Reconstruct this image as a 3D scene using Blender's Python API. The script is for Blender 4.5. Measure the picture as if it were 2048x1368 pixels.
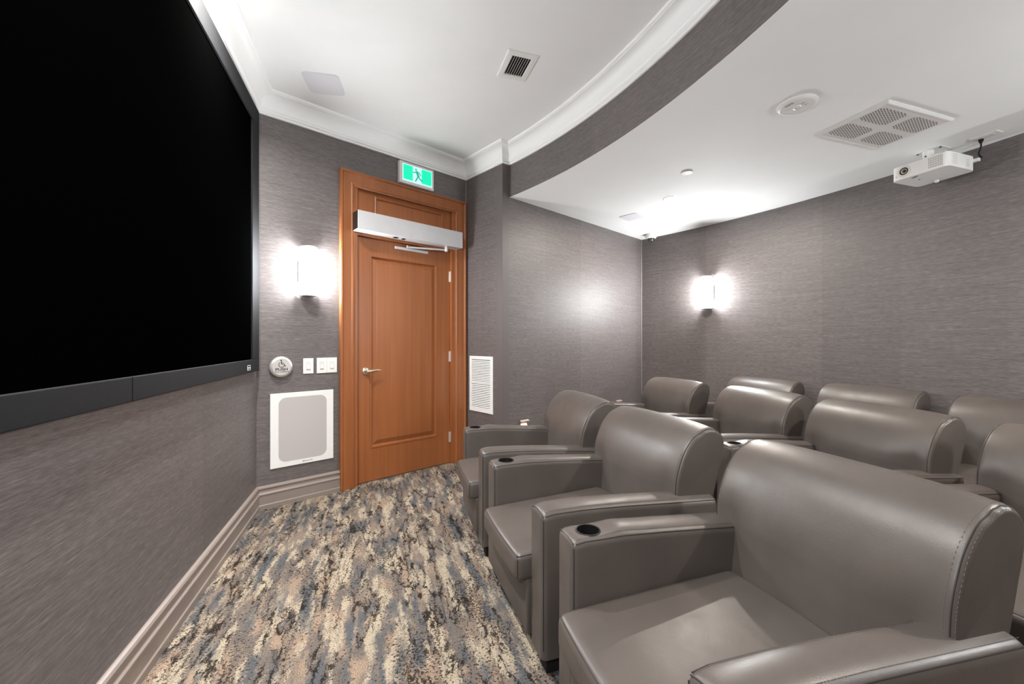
import bpy, bmesh, math, random
from mathutils import Vector, Matrix
from mathutils.noise import noise as pnoise
random.seed(7)
for o in list(bpy.data.objects): bpy.data.objects.remove(o, do_unlink=True)
SC = bpy.context.scene
COL = SC.collection
# ------------------------------------------------------------------ camera, world, exposure
CAM_H = 1.2
cd = bpy.data.cameras.new('camera'); cam = bpy.data.objects.new('camera', cd); COL.objects.link(cam)
cam.location = (0, 0, CAM_H); cam.rotation_euler = (math.pi / 2, 0, 0)
cd.sensor_fit = 'HORIZONTAL'; cd.sensor_width = 36.0; cd.lens = 820.0 / 2048.0 * 36.0
cd.clip_start = 0.02; cd.clip_end = 50
SC.camera = cam
W = bpy.data.worlds.new('world'); SC.world = W; W.use_nodes = True
W.node_tree.nodes['Background'].inputs[0].default_value = (0.02, 0.02, 0.02, 1)
EXPO = 1.96
vs = SC.view_settings
vs.view_transform = 'Standard'; vs.look = 'None'; vs.exposure = EXPO; vs.gamma = 1.0; vs.use_curve_mapping = False
SCONCE = 53.0        # radiance of the frosted sconce glass
DOWN_W = 8.6        # watts of one recessed downlight
FRONT_FILL_W = 10.0       # watts of one unseen fill lamp added in the front ceiling

# ------------------------------------------------------------------ room plan (metres, camera above the origin)
ZU, ZS, ZC = 2.985, 2.545, 2.835        # upper ceiling, soffit, bottom of crown
TH_A = math.atan2(820, 891)             # direction of the door wall
TH_L = math.atan2(820, -274)            # direction of the screen wall
TH_B = math.atan2(-891, 820)
def v2(t): return Vector((math.cos(t), math.sin(t)))
uA, uL, uB = v2(TH_A), v2(TH_L), v2(TH_B)
nA = Vector((uA.y, -uA.x)); nL = Vector((uL.y, -uL.x)); nB = Vector((uB.y, -uB.x))
CL = Vector((-1.82, 2.92)); AB = Vector((-0.467, 4.164)); BC = Vector((-0.087, 3.751)); CE = BC + uA * 2.438
BS = BC + uA * 0.0804                    # where the curved bulkhead leaves the side wall
HALF = 1.63
AX = CL - uL * HALF                      # a point on the room's axis (middle of the screen)
def mir(p):
    d = (p - AX).dot(uL); return p - uL * (2 * d)
def arc(c, p0, p1, n):
    a0 = math.atan2(p0.y - c.y, p0.x - c.x); a1 = math.atan2(p1.y - c.y, p1.x - c.x)
    r0, r1 = (p0 - c).length, (p1 - c).length
    return [c + v2(a0 + (a1 - a0) * i / n) * (r0 + (r1 - r0) * i / n) for i in range(n + 1)]
C_BULK = Vector((-3.622, 0.581)); C_BACK = Vector((-3.283, 0.7505))
BULK = arc(C_BULK, BS, mir(BS), 64)
BACK = arc(C_BACK, CE, mir(CE), 64)

# ------------------------------------------------------------------ materials
def srgb(r, g, b):
    f = lambda c: (c / 255 / 12.92) if c / 255 <= 0.04045 else ((c / 255 + 0.055) / 1.055) ** 2.4
    return (f(r), f(g), f(b), 1.0)
def new_mat(name):
    m = bpy.data.materials.new(name); m.use_nodes = True
    return m, m.node_tree.nodes, m.node_tree.links, m.node_tree.nodes['Principled BSDF']
def simple(name, col, rough=0.5, metal=0.0, spec=0.5, var=0.04, scale=30.0, bump=0.0, bscale=200.0):
    m, N, L, b = new_mat(name)
    tc = N.new('ShaderNodeTexCoord'); nz = N.new('ShaderNodeTexNoise'); nz.inputs['Scale'].default_value = scale
    nz.inputs['Detail'].default_value = 3
    L.new(tc.outputs['Object'], nz.inputs['Vector'])
    cr = N.new('ShaderNodeValToRGB'); c = col
    cr.color_ramp.elements[0].position = 0.3; cr.color_ramp.elements[1].position = 0.7
    cr.color_ramp.elements[0].color = (c[0] * (1 - var), c[1] * (1 - var), c[2] * (1 - var), 1)
    cr.color_ramp.elements[1].color = (min(1, c[0] * (1 + var)), min(1, c[1] * (1 + var)), min(1, c[2] * (1 + var)), 1)
    L.new(nz.outputs['Fac'], cr.inputs['Fac']); L.new(cr.outputs['Color'], b.inputs['Base Color'])
    b.inputs['Roughness'].default_value = rough; b.inputs['Metallic'].default_value = metal
    b.inputs['Specular IOR Level'].default_value = spec
    if bump:
        n2 = N.new('ShaderNodeTexNoise'); n2.inputs['Scale'].default_value = bscale; n2.inputs['Detail'].default_value = 4
        L.new(tc.outputs['Object'], n2.inputs['Vector'])
        bp = N.new('ShaderNodeBump'); bp.inputs['Strength'].default_value = bump; bp.inputs['Distance'].default_value = 0.002
        L.new(n2.outputs['Fac'], bp.inputs['Height']); L.new(bp.outputs['Normal'], b.inputs['Normal'])
    return m
def emit(name, col, strength, base=None):
    m, N, L, b = new_mat(name)
    b.inputs['Base Color'].default_value = base or col
    b.inputs['Emission Color'].default_value = col; b.inputs['Emission Strength'].default_value = strength
    b.inputs['Roughness'].default_value = 0.4
    return m
M = {}
M['ceil'] = simple('white_ceiling_paint', srgb(244, 244, 243), 0.75, var=0.01, scale=3)
M['trim'] = simple('white_trim_paint', srgb(245, 245, 244), 0.45, var=0.01, scale=4)
M['base'] = simple('taupe_trim_paint', srgb(142, 130, 123), 0.40, var=0.02, scale=6)
M['black'] = simple('black_screen_cloth', (0.0006, 0.0006, 0.0006, 1), 1.0, spec=0.0)
M['frame'] = simple('black_velvet_frame', srgb(24, 24, 26), 0.75, spec=0.2, var=0.12, scale=60)
M['dark'] = simple('dark_void', srgb(22, 21, 20), 0.9, spec=0.1)
M['white'] = simple('white_plastic', srgb(236, 235, 232), 0.42, var=0.01)
M['offwhite'] = simple('offwhite_plastic', srgb(222, 218, 214), 0.5, var=0.01)
M['spk'] = simple('pale_speaker_grille', srgb(186, 180, 179), 0.7, var=0.02, scale=400, bump=0.15, bscale=900)
M['spk_c'] = simple('pale_grey_ceiling_grille', srgb(224, 222, 227), 0.75, var=0.02, scale=400)
M['alu'] = simple('brushed_aluminium', srgb(208, 208, 210), 0.45, metal=0.0, var=0.03, scale=8)
M['steel'] = simple('satin_steel', srgb(222, 217, 212), 0.36, metal=0.65, var=0.03)
M['nickel'] = simple('satin_nickel', srgb(214, 202, 182), 0.30, metal=0.8, var=0.04)
M['brass'] = simple('bronze_plate', srgb(150, 128, 108), 0.35, metal=0.8, var=0.05)
M['blackp'] = simple('black_plastic', srgb(18, 17, 17), 0.45, var=0.05)
M['rubber'] = simple('black_rubber', srgb(12, 11, 11), 0.8, var=0.05)
M['ink'] = simple('dark_ink', srgb(34, 48, 54), 0.6, spec=0.2)
M['grey'] = simple('grey_print', srgb(120, 116, 112), 0.7)
M['lens'] = simple('dark_glass', srgb(8, 8, 10), 0.05, spec=0.8)
M['amber'] = simple('tan_lens_barrel', srgb(190, 172, 150), 0.4)

def wallpaper():
    m, N, L, b = new_mat('grasscloth_wallpaper')
    uv = N.new('ShaderNodeUVMap'); uv.uv_map = 'UVMap'
    def noise(sx, sy, det, seed):
        mp = N.new('ShaderNodeMapping'); mp.inputs['Scale'].default_value = (sx, sy, 1); mp.inputs['Location'].default_value = (seed, seed * 1.7, seed)
        L.new(uv.outputs['UV'], mp.inputs['Vector'])
        n = N.new('ShaderNodeTexNoise'); n.inputs['Scale'].default_value = 1; n.inputs['Detail'].default_value = det; n.inputs['Roughness'].default_value = 0.6
        L.new(mp.outputs['Vector'], n.inputs['Vector']); return n.outputs['Fac']
    fine = noise(22, 250, 3, 3.1); mid = noise(5.5, 110, 3, 8.7); grain = noise(420, 330, 1, 1.3); slub = noise(3.5, 420, 2, 5.5)
    def mul(a, k):
        x = N.new('ShaderNodeMath'); x.operation = 'MULTIPLY'; L.new(a, x.inputs[0]); x.inputs[1].default_value = k; return x.outputs[0]
    def add(a, c):
        x = N.new('ShaderNodeMath'); x.operation = 'ADD'; L.new(a, x.inputs[0])
        if isinstance(c, float): x.inputs[1].default_value = c
        else: L.new(c, x.inputs[1])
        return x.outputs[0]
    tot = add(add(mul(fine, 0.44), mul(mid, 0.20)), add(mul(grain, 0.12), mul(slub, 0.24)))
    # wallpaper drops: each about 0.92 m wide with a barely visible tone step and seam
    sp = N.new('ShaderNodeSeparateXYZ'); L.new(uv.outputs['UV'], sp.inputs[0])
    fl = N.new('ShaderNodeMath'); fl.operation = 'FLOOR'; dv = N.new('ShaderNodeMath'); dv.operation = 'DIVIDE'; dv.inputs[1].default_value = 0.575
    L.new(sp.outputs['X'], dv.inputs[0]); L.new(dv.outputs[0], fl.inputs[0])
    wn = N.new('ShaderNodeTexWhiteNoise'); wn.noise_dimensions = '1D'; L.new(fl.outputs[0], wn.inputs['W'])
    tot = add(tot, mul(wn.outputs['Value'], 0.035))
    cr = N.new('ShaderNodeValToRGB'); e = cr.color_ramp.elements
    e[0].position = 0.36; e[0].color = srgb(72, 67, 66); e[1].position = 0.69; e[1].color = srgb(134, 126, 124)
    x = e.new(0.52); x.color = srgb(101, 94, 93)
    L.new(tot, cr.inputs['Fac']); L.new(cr.outputs['Color'], b.inputs['Base Color'])
    b.inputs['Roughness'].default_value = 0.49; b.inputs['Specular IOR Level'].default_value = 0.6
    bp = N.new('ShaderNodeBump'); bp.inputs['Strength'].default_value = 0.25; bp.inputs['Distance'].default_value = 0.0015
    L.new(tot, bp.inputs['Height']); L.new(bp.outputs['Normal'], b.inputs['Normal'])
    return m
M['paper'] = wallpaper()

def carpet():
    m, N, L, b = new_mat('streaked_carpet')
    tc = N.new('ShaderNodeTexCoord'); mp = N.new('ShaderNodeMapping'); mp.inputs['Rotation'].default_value = (0, 0, math.pi / 2 - TH_L)
    L.new(tc.outputs['Object'], mp.inputs['Vector'])
    def math_(op, a, c=None, clamp=False):
        x = N.new('ShaderNodeMath'); x.operation = op; x.use_clamp = clamp
        for i, q in enumerate((a, c)):
            if q is None: continue
            if isinstance(q, (int, float)): x.inputs[i].default_value = q
            else: L.new(q, x.inputs[i])
        return x.outputs[0]
    def rng(v, a0, a1, b0=0.0, b1=1.0):
        r = N.new('ShaderNodeMapRange'); L.new(v, r.inputs[0])
        for i, q in enumerate((a0, a1, b0, b1)): r.inputs[i + 1].default_value = q
        return r.outputs[0]
    def mix(f, c0, c1):
        x = N.new('ShaderNodeMix'); x.data_type = 'RGBA'
        for i, q in ((0, f), (6, c0), (7, c1)):
            if isinstance(q, tuple): x.inputs[i].default_value = q
            elif isinstance(q, float): x.inputs[i].default_value = q
            else: L.new(q, x.inputs[i])
        return x.outputs[2]
    sp = N.new('ShaderNodeSeparateXYZ'); L.new(mp.outputs['Vector'], sp.inputs[0])
    X, Y = sp.outputs['X'], sp.outputs['Y']
    # carpet planks 0.25 x 1.0 m, each with its own piece of the pattern
    ci = math_('FLOOR', math_('DIVIDE', math_('ADD', X, 10.07), 0.25))
    w1 = N.new('ShaderNodeTexWhiteNoise'); w1.noise_dimensions = '1D'; L.new(ci, w1.inputs['W'])
    ri = math_('FLOOR', math_('ADD', math_('ADD', Y, 10.0), w1.outputs['Value']))
    cid = N.new('ShaderNodeCombineXYZ'); L.new(ci, cid.inputs[0]); L.new(ri, cid.inputs[1])
    w2 = N.new('ShaderNodeTexWhiteNoise'); w2.noise_dimensions = '2D'; L.new(cid.outputs[0], w2.inputs['Vector'])
    off = math_('MULTIPLY', w2.outputs['Value'], 0.45)
    # single tufts and ragged edges
    def iso(scale, det, rough=0.5):
        n = N.new('ShaderNodeTexNoise'); n.inputs['Scale'].default_value = scale; n.inputs['Detail'].default_value = det; n.inputs['Roughness'].default_value = rough
        L.new(mp.outputs['Vector'], n.inputs['Vector']); return n
    tf = iso(185, 1.5, 0.6); tuft = math_('SUBTRACT', tf.outputs['Fac'], 0.5)
    tf2 = iso(260, 1); tuft2 = math_('SUBTRACT', tf2.outputs['Fac'], 0.5)
    js = N.new('ShaderNodeSeparateColor'); L.new(iso(48, 5, 0.75).outputs['Color'], js.inputs[0])
    Xj = math_('ADD', X, math_('MULTIPLY', math_('SUBTRACT', js.outputs[0], 0.5), 0.055))
    Yj = math_('ADD', Y, math_('MULTIPLY', math_('SUBTRACT', js.outputs[1], 0.5), 0.10))
    def nz(sx, sy, seed, det=2, rough=0.5):
        c = N.new('ShaderNodeCombineXYZ'); L.new(math_('MULTIPLY', Xj, sx), c.inputs[0]); L.new(math_('MULTIPLY', Yj, sy), c.inputs[1])
        L.new(math_('ADD', off, seed), c.inputs[2])
        n = N.new('ShaderNodeTexNoise'); n.inputs['Scale'].default_value = 1; n.inputs['Detail'].default_value = det; n.inputs['Roughness'].default_value = rough
        L.new(c.outputs[0], n.inputs['Vector']); return n.outputs['Fac']
    dith = math_('MULTIPLY', tuft, 0.30)
    base = mix(rng(math_('ADD', nz(11, 3.4, 3.0, 3), dith), 0.44, 0.52), srgb(132, 117, 105), srgb(110, 101, 95))
    base = mix(rng(math_('ADD', nz(17, 4.2, 41.0, 2), dith), 0.56, 0.60), base, srgb(152, 131, 113))
    base = mix(rng(math_('ADD', nz(18, 3.6, 12.0, 3, 0.6), dith), 0.515, 0.555), base, srgb(172, 158, 138))
    base = mix(rng(math_('ADD', nz(15, 3.0, 27.0, 3, 0.6), math_('MULTIPLY', tuft2, 0.40)), 0.545, 0.60), base, srgb(90, 91, 93))
    # dark cracks running with the streaks
    def crack(sx, sy, seed, wid, msx, msy, mlo, mhi):
        d = math_('ABSOLUTE', math_('SUBTRACT', math_('ADD', nz(sx, sy, seed, 2, 0.5), math_('MULTIPLY', tuft, 0.045)), 0.5))
        return math_('MULTIPLY', rng(d, wid, wid * 0.55), rng(math_('ADD', nz(msx, msy, seed + 4, 2, 0.6), math_('MULTIPLY', tuft, 0.1)), mlo, mhi))
    ck = math_('MAXIMUM', crack(15, 3.0, 21.0, 0.019, 8, 2.4, 0.47, 0.51), crack(24, 5.0, 31.0, 0.024, 10, 3.4, 0.50, 0.54))
    # dark flecks in loose drifts
    zone = nz(9, 2.4, 55.0, 2, 0.6)
    fl = rng(math_('ADD', iso(95, 2, 0.6).outputs['Fac'], math_('MULTIPLY', zone, 0.42)), 0.80, 0.84)
    dk = math_('MAXIMUM', ck, math_('MULTIPLY', fl, 0.9))
    col = mix(math_('MULTIPLY', dk, 0.96), base, srgb(38, 34, 31))
    sc = N.new('ShaderNodeVectorMath'); sc.operation = 'SCALE'; L.new(col, sc.inputs[0]); L.new(rng(tf2.outputs['Fac'], 0.28, 0.72, 0.52, 1.42), sc.inputs[3])
    L.new(sc.outputs[0], b.inputs['Base Color'])
    b.inputs['Roughness'].default_value = 0.95; b.inputs['Specular IOR Level'].default_value = 0.1
    bp = N.new('ShaderNodeBump'); bp.inputs['Strength'].default_value = 0.8; bp.inputs['Distance'].default_value = 0.004
    L.new(math_('SUBTRACT', tf.outputs['Fac'], math_('MULTIPLY', dk, 0.5)), bp.inputs['Height']); L.new(bp.outputs['Normal'], b.inputs['Normal'])
    return m
M['carpet'] = carpet()

def wood():
    m, N, L, b = new_mat('cherry_stained_wood')
    tc = N.new('ShaderNodeTexCoord'); mp = N.new('ShaderNodeMapping'); mp.inputs['Scale'].default_value = (30, 30, 0.9)
    L.new(tc.outputs['Object'], mp.inputs['Vector'])
    n = N.new('ShaderNodeTexNoise'); n.inputs['Scale'].default_value = 1; n.inputs['Detail'].default_value = 4; n.inputs['Distortion'].default_value = 0.4
    L.new(mp.outputs['Vector'], n.inputs['Vector'])
    cr = N.new('ShaderNodeValToRGB'); e = cr.color_ramp.elements
    e[0].position = 0.28; e[0].color = srgb(146, 86, 48); e[1].position = 0.74; e[1].color = srgb(162, 99, 57)
    L.new(n.outputs['Fac'], cr.inputs['Fac']); L.new(cr.outputs['Color'], b.inputs['Base Color'])
    b.inputs['Roughness'].default_value = 0.36
    return m
M['wood'] = wood()
def leather(name, c0, c1, rough):
    m, N, L, b = new_mat(name)
    tc = N.new('ShaderNodeTexCoord')
    n = N.new('ShaderNodeTexNoise'); n.inputs['Scale'].default_value = 5; n.inputs['Detail'].default_value = 3; L.new(tc.outputs['Object'], n.inputs['Vector'])
    cr = N.new('ShaderNodeValToRGB'); e = cr.color_ramp.elements
    e[0].position = 0.35; e[0].color = srgb(*c0); e[1].position = 0.68; e[1].color = srgb(*c1)
    L.new(n.outputs['Fac'], cr.inputs['Fac']); L.new(cr.outputs['Color'], b.inputs['Base Color'])
    v = N.new('ShaderNodeTexVoronoi'); v.inputs['Scale'].default_value = 420; L.new(tc.outputs['Object'], v.inputs['Vector'])
    n2 = N.new('ShaderNodeTexNoise'); n2.inputs['Scale'].default_value = 22; n2.inputs['Detail'].default_value = 3; L.new(tc.outputs['Object'], n2.inputs['Vector'])
    ad = N.new('ShaderNodeMath'); ad.operation = 'MULTIPLY_ADD'; L.new(n2.outputs['Fac'], ad.inputs[0]); ad.inputs[1].default_value = 3.0; L.new(v.outputs['Distance'], ad.inputs[2])
    bp = N.new('ShaderNodeBump'); bp.inputs['Strength'].default_value = 0.12; bp.inputs['Distance'].default_value = 0.0012
    L.new(ad.outputs[0], bp.inputs['Height']); L.new(bp.outputs['Normal'], b.inputs['Normal'])
    r = N.new('ShaderNodeMapRange'); r.inputs[3].default_value = rough - 0.06; r.inputs[4].default_value = rough + 0.08
    L.new(n2.outputs['Fac'], r.inputs[0]); L.new(r.outputs[0], b.inputs['Roughness'])
    b.inputs['Specular IOR Level'].default_value = 0.5
    return m
M['leather'] = leather('taupe_leather', (83, 76, 72), (92, 84, 79), 0.38)
M['seam'] = simple('seam_groove_shade', srgb(56, 51, 48), 0.7)  # darker tone paints the shade of the stitched seam grooves
M['stitch'] = simple('taupe_thread', srgb(104, 96, 90), 0.8)
M['sconce'] = emit('lit_frosted_glass', (0.95, 0.985, 1.0, 1), SCONCE, (0.9, 0.9, 0.9, 1))
M['downlens'] = emit('lit_downlight_lens', (1.0, 0.93, 0.83, 1), 40.0)
M['steplens'] = emit('lit_step_light_lens', (1.0, 0.80, 0.58, 1), 30.0)
M['exit_green'] = emit('lit_green_panel', srgb(0, 232, 176), 0.95 / 2 ** EXPO, (0.0, 0.3, 0.2, 1))
M['exit_mint'] = emit('lit_mint_panel', srgb(190, 255, 242), 0.95 / 2 ** EXPO, (0.3, 0.4, 0.4, 1))
M['exit_man'] = emit('lit_dark_green_figure', srgb(40, 168, 140), 0.9 / 2 ** EXPO, (0.0, 0.2, 0.15, 1))

# ------------------------------------------------------------------ mesh helpers
class MB:
    """collects shapes; build() links them as one mesh object. o = origin subtracted from every vertex."""
    def __init__(s, o=(0, 0, 0)): s.v, s.f, s.o = [], [], Vector(o)
    def add(s, verts, faces):
        k = len(s.v); s.v += [Vector(p) - s.o for p in verts]; s.f += [tuple(i + k for i in f) for f in faces]; return s
    def box(s, x0, x1, y0, y1, z0, z1):
        return s.add([(x0, y0, z0), (x1, y0, z0), (x1, y1, z0), (x0, y1, z0), (x0, y0, z1), (x1, y0, z1), (x1, y1, z1), (x0, y1, z1)],
                     [(3, 2, 1, 0), (4, 5, 6, 7), (0, 1, 5, 4), (1, 2, 6, 5), (2, 3, 7, 6), (3, 0, 4, 7)])
    def wbox(s, s0, s1, p0, p1, z0, z1): return s.box(s0, s1, -p1, -p0, z0, z1)
    def rbox(s, x0, x1, y0, y1, z0, z1, bev, seg=3, only=None, cuts=None, fn=None):
        bm = bmesh.new(); bmesh.ops.create_cube(bm, size=1)
        for v in bm.verts: v.co = Vector((x0 if v.co.x < 0 else x1, y0 if v.co.y < 0 else y1, z0 if v.co.z < 0 else z1))
        ed = [e for e in bm.edges if only is None or only((e.verts[0].co + e.verts[1].co) / 2)]
        bmesh.ops.bevel(bm, geom=ed, offset=bev, segments=seg, profile=0.5, affect='EDGES')
        for ax, vals in (cuts or {}).items():
            nrm = [0, 0, 0]; nrm[ax] = 1
            for t in vals:
                co = [0, 0, 0]; co[ax] = t
                bmesh.ops.bisect_plane(bm, geom=bm.verts[:] + bm.edges[:] + bm.faces[:], plane_co=co, plane_no=nrm)
        if fn:
            for v in bm.verts: v.co = fn(v.co.copy())
        bm.verts.index_update()
        s.add([v.co.copy() for v in bm.verts], [tuple(v.index for v in f.verts) for f in bm.faces]); bm.free(); return s
    def wrbox(s, s0, s1, p0, p1, z0, z1, bev, seg=2): return s.rbox(s0, s1, -p1, -p0, z0, z1, bev, seg)
    def prism(s, poly, f0, f1):
        """poly: 2-D points; f0/f1 map a 2-D point to the two ends."""
        n = len(poly)
        return s.add([f0(p) for p in poly] + [f1(p) for p in poly],
                     [tuple(range(n))[::-1], tuple(range(n, 2 * n))] + [(i, (i + 1) % n, n + (i + 1) % n, n + i) for i in range(n)])
    def tube(s, pts, r, n=8, closed=False, cap=True):
        pts = [Vector(p) for p in pts]; k = len(pts); vs, fs = [], []
        prev = None
        for i, p in enumerate(pts):
            a = pts[(i - 1) % k] if (closed or i) else p; c = pts[(i + 1) % k] if (closed or i < k - 1) else p
            t = (c - a).normalized()
            if prev is None:
                up = Vector((0, 0, 1)) if abs(t.z) < 0.9 else Vector((1, 0, 0)); x = t.cross(up).normalized()
            else: x = (prev - t * prev.dot(t)).normalized()
            prev = x; y = t.cross(x); rr = r[i] if isinstance(r, (list, tuple)) else r
            vs += [p + (x * math.cos(2 * math.pi * j / n) + y * math.sin(2 * math.pi * j / n)) * rr for j in range(n)]
        for i in range(k if closed else k - 1):
            for j in range(n):
                a, b2 = i * n, ((i + 1) % k) * n
                fs.append((a + j, a + (j + 1) % n, b2 + (j + 1) % n, b2 + j))
        if cap and not closed: fs += [tuple(range(n))[::-1], tuple(range((k - 1) * n, k * n))]
        return s.add(vs, fs)
    def lathe(s, prof, n=32, mp=None):
        """prof: (radius, height) list revolved about Z, then mapped by mp."""
        mp = mp or (lambda p: p); vs, fs, rings = [], [], []
        for r, h in prof:
            if r < 1e-6: rings.append([len(vs)]); vs.append(mp(Vector((0, 0, h))))
            else:
                rings.append(list(range(len(vs), len(vs) + n)))
                vs += [mp(Vector((r * math.cos(2 * math.pi * j / n), r * math.sin(2 * math.pi * j / n), h))) for j in range(n)]
        for a, c in zip(rings, rings[1:]):
            for j in range(n):
                q = [a[j % len(a)], a[(j + 1) % len(a)], c[(j + 1) % len(c)], c[j % len(c)]]
                u = []; [u.append(t) for t in q if t not in u]
                if len(u) > 2: fs.append(tuple(u))
        return s.add(vs, fs)
    def build(s, name, mat, parent=None, smooth=False, ang=40, mesh_only=False):
        me = bpy.data.meshes.new(name); me.from_pydata([tuple(p) for p in s.v], [], s.f)
        bm = bmesh.new(); bm.from_mesh(me); bmesh.ops.recalc_face_normals(bm, faces=bm.faces); bm.to_mesh(me); bm.free()
        me.materials.append(mat)
        if smooth:
            me.polygons.foreach_set('use_smooth', [True] * len(me.polygons)); me.set_sharp_from_angle(angle=math.radians(ang))
        me.update()
        if mesh_only: return me
        o = bpy.data.objects.new(name, me); COL.objects.link(o)
        if parent: o.parent = parent
        return o
def tag(o, label, cat, group=None):
    o['label'] = label; o['category'] = cat
    if group: o['group'] = group
    return o
def thing(name, label, cat, loc, rz=0.0, group=None, kind=None):
    o = bpy.data.objects.new(name, None); COL.objects.link(o); o.empty_display_size = 0.05
    o.location = loc; o.rotation_euler = (0, 0, rz)
    if kind: o['kind'] = kind
    if label: o['label'] = label
    if cat: o['category'] = cat
    if group: o['group'] = group
    return o
def copy_tree(o, parent=None):
    c = o.copy(); COL.objects.link(c); c.parent = parent
    for ch in o.children: copy_tree(ch, c)
    return c
def struct(o, label=None):
    o['kind'] = 'structure'
    if label: o['label'] = label
    return o
def rnormals(path, closed):
    n = len(path); out = []
    for i in range(n):
        ns = []
        if closed or i > 0: d = (path[i] - path[i - 1]).normalized(); ns.append(Vector((d.y, -d.x)))
        if closed or i < n - 1: d = (path[(i + 1) % n] - path[i]).normalized(); ns.append(Vector((d.y, -d.x)))
        out.append(ns[0] if len(ns) == 1 else (ns[0] + ns[1]) / (1 + ns[0].dot(ns[1])))
    return out
def sweep(path, prof, f, closed=False, o=(0, 0, 0), segs=None):
    """profile (offset to the right of the path, height) swept with mitred corners; f maps (2-D point, height) to 3-D."""
    nm = rnormals(path, closed); mb = MB(o); k = len(prof); n = len(path)
    vs = [f(path[i] + nm[i] * e, h) for i in range(n) for e, h in prof]
    fs = []
    rng = range(n if closed else n - 1) if segs is None else segs
    for i in rng:
        a, b2 = i * k, ((i + 1) % n) * k
        for j in range(k): fs.append((a + j, a + (j + 1) % k, b2 + (j + 1) % k, b2 + j))
    if not closed:
        lo, hi = min(rng), max(rng) + 1
        fs += [tuple(range(lo * k, lo * k + k)), tuple(range(hi * k, hi * k + k))[::-1]]
    used = sorted({i for q in fs for i in q}); mp = {a: i for i, a in enumerate(used)}
    return mb.add([vs[a] for a in used], [tuple(mp[i] for i in q) for q in fs])
plan = lambda p, h: (p.x, p.y, h)
def wall(name, parts, u0=0.0, mat=None):
    """parts: (path, z0, z1); the path runs with the room on its right. Inner faces carry metre UVs."""
    vs, fs, uvs = [], [], []
    for path, z0, z1, ub in parts:
        nm = rnormals(path, False); T = 0.08; L = [ub]
        for a, c in zip(path, path[1:]): L.append(L[-1] + (c - a).length)
        k = len(vs); n = len(path)
        for i, p in enumerate(path):
            q = p - nm[i] * T
            vs += [(p.x, p.y, z0), (p.x, p.y, z1), (q.x, q.y, z1), (q.x, q.y, z0)]
        for i in range(n - 1):
            a, c = k + 4 * i, k + 4 * (i + 1)
            for j in range(4):
                fs.append((a + j, a + (j + 1) % 4, c + (j + 1) % 4, c + j))
                zz = {0: z0, 1: z1, 2: z1, 3: z0}
                uvs.append([(L[i], zz[j]), (L[i], zz[(j + 1) % 4]), (L[i + 1], zz[(j + 1) % 4]), (L[i + 1], zz[j])])
        e = k + 4 * (n - 1)
        fs += [(k, k + 3, k + 2, k + 1), (e, e + 1, e + 2, e + 3)]; uvs += [[(0, 0)] * 4] * 2
    me = bpy.data.meshes.new(name); me.from_pydata(vs, [], fs); uv = me.uv_layers.new(name='UVMap')
    for p, q in zip(me.polygons, uvs):
        for li, w in zip(p.loop_indices, q): uv.data[li].uv = w
    me.materials.append(mat or M['paper'])
    me.polygons.foreach_set('use_smooth', [True] * len(me.polygons)); me.set_sharp_from_angle(angle=math.radians(20)); me.update()
    o = bpy.data.objects.new(name, me); COL.objects.link(o); return struct(o)
def slab(name, poly, z0, z1, mat):
    mb = MB(); mb.prism(poly, lambda p: (p.x, p.y, z0), lambda p: (p.x, p.y, z1)); return struct(mb.build(name, mat))
def text_mb(body, size, f, o=(0, 0, 0), bold=0.0):
    """lettering as flat mesh; f maps the text plane (x, y) to 3-D."""
    cu = bpy.data.curves.new('t', 'FONT'); cu.body = body; cu.size = size; cu.align_x = 'CENTER'; cu.align_y = 'CENTER'; cu.offset = bold; cu.resolution_u = 3
    ob = bpy.data.objects.new('t', cu); COL.objects.link(ob); bpy.context.view_layer.update()
    me = bpy.data.meshes.new_from_object(ob.evaluated_get(bpy.context.evaluated_depsgraph_get()))
    mb = MB(o); mb.add([f(v.co.x, v.co.y) for v in me.vertices], [tuple(p.vertices) for p in me.polygons])
    bpy.data.objects.remove(ob); bpy.data.meshes.remove(me); bpy.data.curves.remove(cu); return mb
class Frame:
    """a wall: s along it (left to right as seen), p out of it, z up."""
    def __init__(s, org, th): s.o, s.th, s.u, s.n = org, th, v2(th), Vector((math.sin(th), -math.cos(th)))
    def at(s, a, z, p=0.0): q = s.o + s.u * a + s.n * p; return (q.x, q.y, z)
FA, FL, FB, FC = Frame(CL, TH_A), Frame(CL, TH_L), Frame(AB, TH_B), Frame(BC, TH_A)

# ------------------------------------------------------------------ the room shell
outline_low = [CL, AB, BC] + BACK + [mir(BC), mir(AB), mir(CL)]
outline_up = [CL, AB, BC] + BULK + [mir(BC), mir(AB), mir(CL)]
def grow(path, d):
    nm = rnormals(path, True); return [p - n * d for p, n in zip(path, nm)]
slab('floor', grow(outline_low, 0.05), -0.08, 0.0, M['carpet'])
slab('ceiling', grow(outline_up, 0.05), ZU, ZU + 0.08, M['ceil'])
struct(slab('ceiling_soffit', [p + (p - C_BULK).normalized() * 0.004 for p in BULK] + [ mir(CE) + (mir(CE) - mir(BC)).normalized() * 0.05] + [p + (p - C_BACK).normalized() * 0.05 for p in BACK[::-1][1:-1]] + [CE + uA * 0.05], ZS, ZS + 0.06, M['ceil']))
wall('wall_left', [([mir(CL), CL], 0, ZU, 0.0)])
A = lambda s: CL + uA * s
LA = (AB - CL).length
wall('wall_door', [([A(0), A(0.66)], 0, ZU, 0.02), ([A(0.66), A(1.74)], 2.55, ZU, 0.68), ([A(1.74), A(LA)], 0, ZU, 1.76)])
wall('wall_return', [([AB, BC], 0, ZU, 0.33)])
wall('wall_side', [([BC, BS], 0, ZU, 0.0), ([BS, CE], 0, ZS + 0.05, 0.0804)])
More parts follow.
